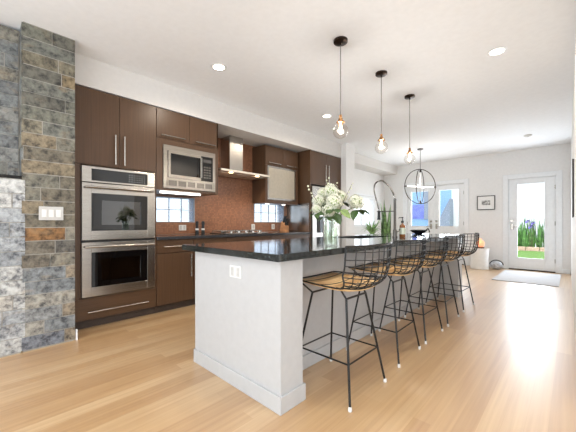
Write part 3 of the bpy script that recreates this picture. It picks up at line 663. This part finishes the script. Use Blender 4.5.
# ------------------------------------------------------------------ flowers in a glass vase
vx, vy = -1.335, 1.88
r = thing('flower_vase', (vx, vy, .915), 'clear glass cylinder vase holding the white hydrangeas on the island', 'vase')
MB().lathe([(.05, 0), (.055, .004), (.056, .215), (.053, .215), (.051, .012), (0, .012)], (vx, vy, .915), 28).build('vase_body', M['vglass'], r)
MB().lathe([(.0505, .0125), (.0505, .15), (0, .15)], (vx, vy, .915), 24).build('water', M['water'], r)
fwd = Vector((-math.sin(math.radians(43.564)), math.cos(math.radians(43.564)), 0)); rgt = Vector((fwd.y, -fwd.x, 0))
CAMP = Vector((0, 0, 1.09))
hd = [(319.5, 202, 7.6, .05), (334, 202.5, 8.2, -.07), (331, 192, 8.2, .02), (356, 203, 8.6, .03), (341, 197, 7.2, .07), (316.5, 209.5, 5.2, -.02), (329, 211, 7.0, -.06), (323, 194, 6.5, .06)]
lbs = ['white hydrangea at the left of the bouquet', 'large white hydrangea at the front centre of the bouquet', 'white hydrangea crowning the bouquet', 'white hydrangea standing out at the far right of the bouquet',
       'white hydrangea at the upper right of the bouquet, behind the front one', 'small white hydrangea hanging lowest left in the bouquet', 'white hydrangea low in front just above the vase rim', 'white hydrangea at the upper left of the bouquet, behind']
def place(px, py, depth): return CAMP+fwd*depth+rgt*((px-288)/298.6*depth)+Vector((0, 0, (223-py)/298.6*depth))
vd = 2.283
for (px, py, rr, dd), lb in zip(hd, lbs):
    c = place(px, py, vd+dd); R = rr/298.6*vd
    r = thing('hydrangea', (c.x, c.y, c.z), lb, 'flower', 'hydrangeas in the glass vase')
    b = MB(); nf = 62
    for i in range(nf):
        zz = 1-2*(i+.5)/nf; ph = i*2.39996; q = math.sqrt(max(0, 1-zz*zz)); nrm = Vector((q*math.cos(ph), q*math.sin(ph), zz))
        if nrm.z < -.75: continue
        ctr = c+nrm*R*random.uniform(.78, 1.04)*(1 if nrm.z > -.2 else .9); u = nrm.orthogonal().normalized(); u = (Matrix.Rotation(random.uniform(0, PI), 3, nrm) @ u); w_ = nrm.cross(u); s_ = R*.25
        for e in range(4):
            a = e*PI/2; d1 = u*math.cos(a)+w_*math.sin(a); d2 = u*math.cos(a+PI/2)+w_*math.sin(a+PI/2)
            b._add([ctr, ctr+(d1*.75-d2*.45)*s_+nrm*s_*.2, ctr+d1*s_*1.15+nrm*s_*.08, ctr+(d1*.75+d2*.45)*s_+nrm*s_*.2], [(0, 1, 2, 3)])
    fh = b.build('flower_head', M['petal'], r, flat=True); MB().ball(c, R*.66, 12, 8).build('flower_core', M['leaf_pale'], fh)
    base = Vector((vx+random.uniform(-.02, .02), vy+random.uniform(-.02, .02), .94)); neck = Vector((vx+(c.x-vx)*.22, vy+(c.y-vy)*.22, 1.12))
    MB().tube(catmull([base, neck, c-Vector((0, 0, R*.3))], 6), .0035, 6).build('stem', M['stem'], r)
    b = MB()
    for k in range(3):
        a = random.uniform(0, 2*PI); out = (c-Vector((vx, vy, c.z))); out = out.normalized() if out.length > .02 else Vector((math.cos(a), math.sin(a), 0))
        dv = Vector((math.cos(a), math.sin(a), -.25))+out*.8; b.leaf(c-Vector((0, 0, R*.75))+dv*R*.2, dv, R*1.5, R*.5)
    b.build('leaf', M['leaf'], r, flat=True)
# big leaves low around the rim, each its own cut stem
for px, py, dx, dz, lb in ((346, 213, 1, -.6, 'broad green leaf drooping right of the vase rim'), (322, 213, -1, -.3, 'dark green leaf left of the vase rim'), (336, 216, .3, -.5, 'dark green leaf in front of the vase rim')):
    c = place(px-6*dx, py-3, vd-.04); r = thing('foliage_leaf', tuple(c), lb, 'leaf', 'leaves around the vase rim')
    MB().leaf(c, rgt*dx+Vector((0, 0, dz))-fwd*.3, .1, .035, Vector((0, 0, 1))-fwd).build('leaf_blade', M['leaf'] if dx < .9 else M['leaf_pale'], r, flat=True)
    MB().tube([c, Vector((vx, vy, 1.11)), Vector((vx, vy, .96))], .003, 5).build('stem', M['stem'], r)
for px, py, lb in ((309, 188, 'pale budded sprig reaching out at the left of the bouquet'), (328, 179, 'thin budded twig rising from the left top of the bouquet'), (336, 182, 'short budded twig at the middle top of the bouquet'), (352, 184, 'thin budded twig leaning right above the bouquet')):
    c = place(px, py, vd); r = thing('flower_sprig', (vx, vy, .95), lb, 'sprig', 'sprigs in the bouquet')
    path = catmull([Vector((vx, vy, .95)), Vector((vx+(c.x-vx)*.3, vy+(c.y-vy)*.3, 1.15)), c], 8); MB().tube(path, .002, 5).build('stem', M['twig'], r)
    b = MB()
    for k in range(9):
        p = path[-1-int(k*.9)]+Vector([random.uniform(-.014, .014) for _ in range(3)]); b.ball(p, random.uniform(.004, .008), 6, 4)
    b.build('bud', M['bud'], r)

# ------------------------------------------------------------------ bar stools
def prof(v):
    P = [(-.205, .706), (-.12, .697), (0, .682), (.12, .672), (.22, .682), (.285, .722), (.315, .79), (.325, .87), (.328, .957)]
    x = v*(len(P)-1); i = min(int(x), len(P)-2); t = x-i
    q = [P[max(0, i-1)], P[i], P[i+1], P[min(len(P)-1, i+2)]]
    return tuple(.5*((2*q[1][k])+(q[2][k]-q[0][k])*t+(2*q[0][k]-5*q[1][k]+4*q[2][k]-q[3][k])*t*t+(3*q[1][k]-q[0][k]-3*q[2][k]+q[3][k])*t**3) for k in (0, 1))
def shell(u, v):
    x, z = prof(v); w = .225+.055*min(1, v*1.5)
    k = min(1, max(0, (v-.45)/.25)); x -= .095*u*u*k; z += .034*u*u*(1-max(0, v-.6)*2.5)*min(1, v*2.5+.1)
    return Vector((x, u*w, z))
def make_stool():
    r = thing('bar_stool', (0, 0, 0), '', 'bar stool', 'wire bar stools along the island')
    b = MB()
    for i in range(1, 10):
        u = -1+2*i/10
        b.tube([shell(u, k/24) for k in range(8, 25)], [.0022 if k < 12 else .0034 for k in range(8, 25)], 5)
    for i in range(1, 16):
        v = i/16
        if v < .4 and i % 2: continue
        b.tube([shell(-1+2*k/14, v) for k in range(15)], .0024 if v < .5 else .0034, 5)
    b.build('wire_basket', M['wire'], r)
    ed = [shell(-1, k/24) for k in range(25)]+[shell(-1+2*k/14, 1) for k in range(1, 15)]+[shell(1, 1-k/24) for k in range(1, 25)]+[shell(1-2*k/14, 0) for k in range(1, 14)]
    MB().tube(ed, .0055, 6, True).build('rim', M['wire'], r)
    b = MB(); nu, nv = 10, 12; vs = []
    for j in range(nv+1):
        for i in range(nu+1):
            p = shell(-.93+1.86*i/nu, .02+.48*j/nv); vs.append(p-Vector((0, 0, .0115)))
    fs = [(j*(nu+1)+i, j*(nu+1)+i+1, (j+1)*(nu+1)+i+1, (j+1)*(nu+1)+i) for j in range(nv) for i in range(nu)]
    b._add(vs, fs); b.sm = True; o = b.build('seat_pad', M['pad'], r, solid=.008); o['label'] = 'tan wooden looking seat pad'
    nd = {}; ft = {}
    for sx_ in (-1, 1):
        for sy_ in (-1, 1):
            nd[sx_, sy_] = Vector((.135*sx_, .12*sy_, .615)); ft[sx_, sy_] = Vector((.225*sx_, .222*sy_, .012))
            l = MB().tube([nd[sx_, sy_], ft[sx_, sy_]], .0075, 8).build('leg', M['wire'], r)
            f = ft[sx_, sy_]; g = MB().lathe([(.010, -.012), (.012, -.008), (.011, .008), (.009, .014)], f, 10).build('foot_glide', M['white_pl'], l); g['label'] = 'pale foot glide'
    for sx_ in (-1, 1):
        MB().tube([nd[sx_, -1], nd[sx_, 1]], .007, 8).build('crossbar', M['wire'], r)
        for sy_ in (-1, 1):
            tgt = shell(.85*sy_, .01)-Vector((0, 0, .006)) if sx_ < 0 else shell(.5*sy_, .35)-Vector((0, 0, .012))
            MB().tube([nd[sx_, sy_], tgt], .006, 6).build('seat_strut', M['wire'], r)
    t = (.615-.243)/(.615-.012); ring = [nd[k].lerp(ft[k], t) for k in ((-1, -1), (1, -1), (1, 1), (-1, 1))]
    b = MB()
    for i in range(4): b.tube([ring[i], ring[(i+1) % 4]], .0055, 6)
    b.build('footrest', M['wire'], r)
    return r
st0 = make_stool()
SL = ['black wire bar stool with tan seat nearest the camera, by the island end panel', 'black wire bar stool with tan seat, second from the near end of the island', 'black wire bar stool with tan seat, middle one of the row of five',
      'black wire bar stool with tan seat, fourth along the row, next to the farthest', 'black wire bar stool farthest along the island, nearest the garden door']
for i, (y, rz) in enumerate(((1.72, 0), (2.43, .02), (3.035, -.02), (3.66, .02), (4.35, -.03))):
    o = st0 if i == 0 else copy_tree(st0)
    o.location = (-1.155-(0, .022, .022, .022, .022)[i], y, 0); o.rotation_euler.z = rz; o['label'] = SL[i]

# ------------------------------------------------------------------ pendants, chandelier, downlights
def make_pendant(x, y):
    r = thing('pendant_lamp', (x, y, CEIL), '', 'pendant lamp', 'globe pendants over the island')
    gz = 1.945
    MB().lathe([(0, 0), (.065, 0), (.065, -.02), (.06, -.024), (.008, -.026), (.008, -.05), (0, -.05)][::-1], (x, y, CEIL), 24).build('ceiling_canopy', M['bronze'], r)
    MB().tube([(x, y, CEIL-.04), (x, y, gz+.145)], .005, 8).build('rod', M['cord'], r)
    MB().lathe([(.0, .15), (.012, .15), (.014, .12), (.02, .115), (.022, .095), (.038, .088), (.04, .078), (.034, .074), (0, .074)][::-1], (x, y, gz), 20).build('socket_cap', M['brass'], r)
    pr = [(.03, .078), (.033, .064)]+[(.071*math.sin(t), .071*math.cos(t)*.98) for t in [PI*k/18 for k in range(3, 19)]]
    MB().lathe(pr[::-1], (x, y, gz), 28).build('globe', M['bulb'], r)
    f = MB()
    for k in range(4):
        a = k*PI/2; f.tube([(x+.005*math.cos(a), y+.005*math.sin(a), gz+.07), (x+.013*math.cos(a), y+.013*math.sin(a), gz+.03), (x+.005*math.cos(a), y+.005*math.sin(a), gz-.005)], .0028, 6)
    f.build('filament', M['filament'], r)
    return r
pl = ['globe pendant lamp nearest the camera, over the near half of the island', 'globe pendant lamp in the middle of the three over the island', 'globe pendant lamp farthest from the camera over the island']
PEN = [(-1.56, 2.35), (-1.565, 3.18), (-1.575, 4.02)]
p0 = make_pendant(*PEN[0])
for i, (x, y) in enumerate(PEN):
    o = p0 if i == 0 else copy_tree(p0); o.location = (x, y, CEIL); o['label'] = pl[i]
    point('pendant_glow', (x, y, 1.945), 9, (1, .95, .9))
ox, oy, oz, R = -2.52, 7.05, 1.925, .395
r = thing('orb_chandelier', (ox, oy, CEIL), 'dark metal orb chandelier with crossed rings and white candle tubes', 'chandelier')
MB().lathe([(0, -.022), (.06, -.022), (.065, 0), (0, 0)], (ox, oy, CEIL), 20).build('ceiling_canopy', M['bronze'], r)
MB().tube([(ox, oy, CEIL-.02), (ox, oy, oz+R)], .007, 8).build('rod', M['cord'], r)
va = math.radians(43.564)
for k, an in enumerate((va+.2, va+.95)):
    MB().tube([(ox+R*math.cos(t)*math.cos(an), oy+R*math.cos(t)*math.sin(an), oz+R*math.sin(t)) for t in [2*PI*q/48 for q in range(48)]], .009, 6, True).build('ring', M['bronze'], r)
MB().tube([(ox, oy, oz+R), (ox, oy, oz+R-.07)], .018, 10).tube([(ox, oy, oz-R), (ox, oy, oz-R+.07)], .018, 10).build('hub', M['bronze'], r)
MB().tube([(ox, oy, oz-R+.06), (ox, oy, oz+R-.06)], .008, 8).build('centre_stem', M['white_pl'], r)
for an in (va+.2, va+.95):
    for s_ in (-1, 1):
        c, n_ = math.cos(an)*s_, math.sin(an)*s_
        a_ = MB().tube([(ox+c*.01, oy+n_*.01, oz-.01), (ox+c*(R-.05), oy+n_*(R-.05), oz)], .012, 8).build('candle_tube', M['candle'], r)
        MB().tube([(ox+c*(R-.05), oy+n_*(R-.05), oz), (ox+c*(R+.008), oy+n_*(R+.008), oz)], .016, 8).build('tube_cap', M['bronze'], a_)
point('chandelier_glow', (ox, oy, oz+.12), 10, (1, .95, .9), .1)
def downlight(x, y, lb, power):
    r = thing('ceiling_downlight', (x, y, CEIL), lb, 'downlight', 'recessed downlights in the ceiling')
    MB().lathe([(.06, -.001), (.062, -.006), (.085, -.004), (.088, 0), (.06, 0)], (x, y, CEIL), 28).build('trim_ring', M['trim'], r)
    MB().lathe([(0, -.002), (.06, -.002), (.06, -.0005)], (x, y, CEIL), 24).build('lens', M['canlight'], r)
    spot('downlight_beam', (x, y, CEIL-.02), power, 166, (1, .86, .7), .5)
downlight(-2.79, 1.84, 'lit round downlight in the ceiling in front of the oven cabinets', 30)
downlight(-2.82, 3.86, 'lit round downlight in the ceiling left of the first pendant bulb', 30)
downlight(-.54, 3.57, 'lit round downlight in the ceiling right of the pendants, above the stools', 45)
for i, (lx, ly) in enumerate(((-2.8, -.6), (-.55, -.6), (-.55, 1.5), (1.6, .5))):  # extra downlights added out of view to brighten the room
    q = struct(MB().lathe([(.06, -.001), (.062, -.006), (.085, -.004), (.088, 0), (.06, 0)], (lx, ly, CEIL), 28).build('trim_%d' % (i+9), M['trim']))
    MB().lathe([(0, -.002), (.06, -.002), (.06, -.0005)], (lx, ly, CEIL), 24).build('lens', M['canlight'], q)
    spot('downlight_beam', (lx, ly, CEIL-.02), 45, 150, (1, .97, .93), .8)
r = thing('ceiling_detector', (-.62, 7.38, CEIL), 'small flat white detector on the ceiling near the garden door', 'detector')
MB().lathe([(0, -.03), (.05, -.03), (.065, -.01), (.065, 0)], (-.62, 7.38, CEIL), 20).build('detector_body', M['white_pl'], r)
MB().lathe([(0, -.034), (.02, -.034), (.02, -.03)], (-.62, 7.38, CEIL), 12).build('sensor', M['white_sl'], r)

# ------------------------------------------------------------------ by the garden door
r = thing('wall_picture', (-1.545, FY, 1.59), 'small framed grey print on the wall left of the garden door', 'picture')
x0, x1, z0, z1 = -1.735, -1.355, 1.415, 1.765; f = .016
MB().box(x0, x1, FY-.025, FY-.002, z0, z0+f).box(x0, x1, FY-.025, FY-.002, z1-f, z1).box(x0, x0+f, FY-.025, FY-.002, z0+f, z1-f).box(x1-f, x1, FY-.025, FY-.002, z0+f, z1-f).build('frame', M['black'], r)
q = box(x0+f, x1-f, FY-.012, FY-.003, z0+f, z1-f).build('mat_board', M['paper'], r)
box(x0+.1, x1-.1, FY-.014, FY-.0125, z0+.12, z1-.12).build('print', M['photo'], q)
tx, ty = -1.60, 8.33
r = thing('side_table', (tx, ty, 0), 'white drum side table holding the glowing salt lamp', 'side table')
MB().lathe([(.18, 0), (.19, .01), (.176, .24), (.19, .46), (.19, .47)], (tx, ty, 0), 32).build('drum', M['drum'], r)
MB().lathe([(.198, .47), (.2, .478), (.198, .487), (0, .487)], (tx, ty, 0), 32).build('table_top', M['drum'], r)
r = thing('salt_lamp', (tx+.02, ty, .487), 'orange glowing salt lamp on the white drum table', 'lamp')
MB().lathe([(.075, 0), (.08, .01), (.075, .03), (0, .03)], (tx+.02, ty, .487), 18).build('lamp_base', M['saltbase'], r)
b = MB().ball((tx+.02, ty, .60), .085, 10, 7, (1, 1, 1.0), .1); b.ball((tx, ty, .68), .045, 8, 5, (1, 1, 1.1), .1); b.build('crystal', M['salt'], r, flat=True)
point('salt_lamp_glow', (tx+.02, ty-.12, .66), .5, (1, .5, .25), .06)
gx, gy = -1.29, 8.46
r = thing('decorative_stone', (gx, gy, 0), 'small grey rounded stone with a black band on the floor by the garden door', 'stone')
b = MB().ball((gx, gy, .1), .125, 16, 10, (1, .9, .8), .02); b.build('stone_body', M['gstone'], r)
MB().tube([(gx+.129*math.cos(t), gy+.03, .105+.108*math.sin(t)) for t in [PI*k/14+.0 for k in range(15)]], .012, 6).build('band', M['black'], r)
tag(box(-1.12, -.16, 6.85, 8.45, .001, .012).build('door_mat', M['rug'], bev=.004), 'off-white rectangular rug on the floor in front of the garden door', 'rug')
# dark framed mirror on the right wall, seen edge-on
r = thing('wall_mirror', (.012, 5.0, 1.16), 'dark framed mirror on the right wall, seen edge-on', 'mirror')
MB().box(.001, .02, 4.5, 4.53, 1.16, 1.79).box(.001, .018, 5.47, 5.5, 1.16, 1.79).box(.001, .018, 4.53, 5.47, 1.16, 1.19).box(.001, .018, 4.53, 5.47, 1.76, 1.79).build('frame', M['cast'], r)
box(.006, .016, 4.53, 5.47, 1.19, 1.76).build('mirror_glass', M['mirror'], r)

# plants beyond the island
def planter(x, y, h, rad, name, lb):
    r = thing(name, (x, y, 0), lb, 'potted plant')
    MB().lathe([(rad*.8, 0), (rad, h), (rad*.9, h), (rad*.88, h-.03), (0, h-.03)], (x, y, 0), 24).build('pot', M['drum'], r)
    return r
px_, py_ = -3.5, 7.35; r = planter(px_, py_, .62, .17, 'snake_plant', 'tall snake plant with upright striped leaves behind the faucet')
for k in range(18):
    a = random.uniform(0, 2*PI); q = random.uniform(.0, .1)
    MB().blade((px_+q*math.cos(a), py_+q*math.sin(a), .6), (math.cos(a)*random.uniform(.02, .16), math.sin(a)*random.uniform(.02, .16), 1), random.uniform(.6, 1.14), .048, 0, 7, .5).build('leaf', M['snake'], r, solid=.004, flat=True)
px_, py_ = -3.62, 6.85; r = planter(px_, py_, .76, .15, 'spider_plant', 'bushy spider plant with arching leaves left of the snake plant')
for k in range(34):
    a = 2.4*k; MB().blade((px_, py_, .74), (math.cos(a)*.62, math.sin(a)*.62, random.uniform(1.0, 1.7)), random.uniform(.34, .52), .026, random.uniform(.5, 1.1), 7).build('leaf', M['spider'], r, flat=True)

# ------------------------------------------------------------------ outside
struct(box(-14, 8, FY+.16, 24, -.2, -.02).box(-30, -4.42, .12, FY+.16, -.2, -.02).box(-30, -14, FY+.16, 24, -.2, -.02).build('ground_patio', M['patio']))
tag(box(-3.2, 5, 11.3, 15.0, -.02, 0).build('lawn', M['lawn']), 'bright green strip of lawn outside the garden door', 'lawn')['kind'] = 'stuff'
tag(box(-4.5, 5, 19, 19.2, -.02, 4.5).build('garden_wall', M['fence']), 'tall bright white wall behind the iris plants outside', 'wall')
for k in range(9):
    x = -3.0+k*.42
    tag(box(x, x+.40, 15.05, 15.25, -.02, .14).build('edging_stone', M['edging'], bev=.02), ['pinkish edging stone', ][0]+' along the flower bed behind the lawn', 'edging stone', 'edging stones of the flower bed')
IL = [(-1.70, 'leafy iris clump at the left end of the flower bed'), (-1.46, 'tall iris clump, second from the left in the flower bed'), (-1.2, 'iris clump with purple flowers in the middle of the bed'), (-.94, 'iris clump right of the purple flowers'), (-.70, 'iris clump at the right end of the flower bed')]
for i, (x, lb) in enumerate(IL):
    y = 15.6; r = thing('iris_plant', (x, y, -.02), lb+' outside the garden door', 'plant', 'iris plants in the flower bed')
    b = MB()
    for k in range(44):
        a = random.uniform(0, 2*PI); q = random.uniform(0, .11)
        b.blade((x+q*math.cos(a), y+q*math.sin(a), -.02), (random.uniform(-.1, .1)+.12*math.cos(a)*q/.11, random.uniform(-.15, .15), 1), random.uniform(.6, 1.5)*(1.08 if i in (1, 2) else .95), .03, random.uniform(0, .15), 6)
    b.build('leaf_clump', M['irisleaf'], r, flat=True)
    if i == 2:
        for (dx, dz) in ((-.08, 1.17), (.1, 1.1), (.02, .95)):
            f = MB()
            for k in range(6):
                a = k*PI/3; f.leaf((x+dx, y-.2, dz), (math.cos(a), math.sin(a), .5 if k % 2 else -.4), .17, .07)
            f.build('flower', M['iris'], r, flat=True)
            MB().tube([(x+dx*.3, y-.05, -.02), (x+dx, y-.2, dz)], .008, 6).build('flower_stem', M['stem'], r)
r = thing('neighbour_house', (-7, 14.6, -.02), 'pale blue house wall seen through the patio doors', 'house')
box(-7.2, -3.7, 14, 15, -.02, 5).build('wall', M['bluewall'], r)
box(-3.7, -3.35, 13.98, 15, -.02, 5).build('corner_siding', M['fence'], r)
wf = MB().box(-5.45, -5.33, 13.95, 14, 1.25, 1.95).box(-4.83, -4.62, 13.95, 14, 1.25, 2.6).build('window_frame', M['greyroof'], r)
box(-5.33, -4.83, 13.96, 13.995, 1.28, 1.92).build('window_blind', M['violet'], wf)
b = MB(); vs = [(-4.15, 13.9, 1.0), (-3.62, 13.9, 1.0), (-3.62, 13.9, 2.1)]
b._add(vs+[(x, y-.5, z) for x, y, z in vs], [(0, 1, 2), (5, 4, 3), (0, 3, 4, 1), (1, 4, 5, 2), (2, 5, 3, 0)]); b.box(-4.15, -3.62, 13.4, 13.9, -.02, 1.0); b.build('stair_side', M['greyroof'], r)
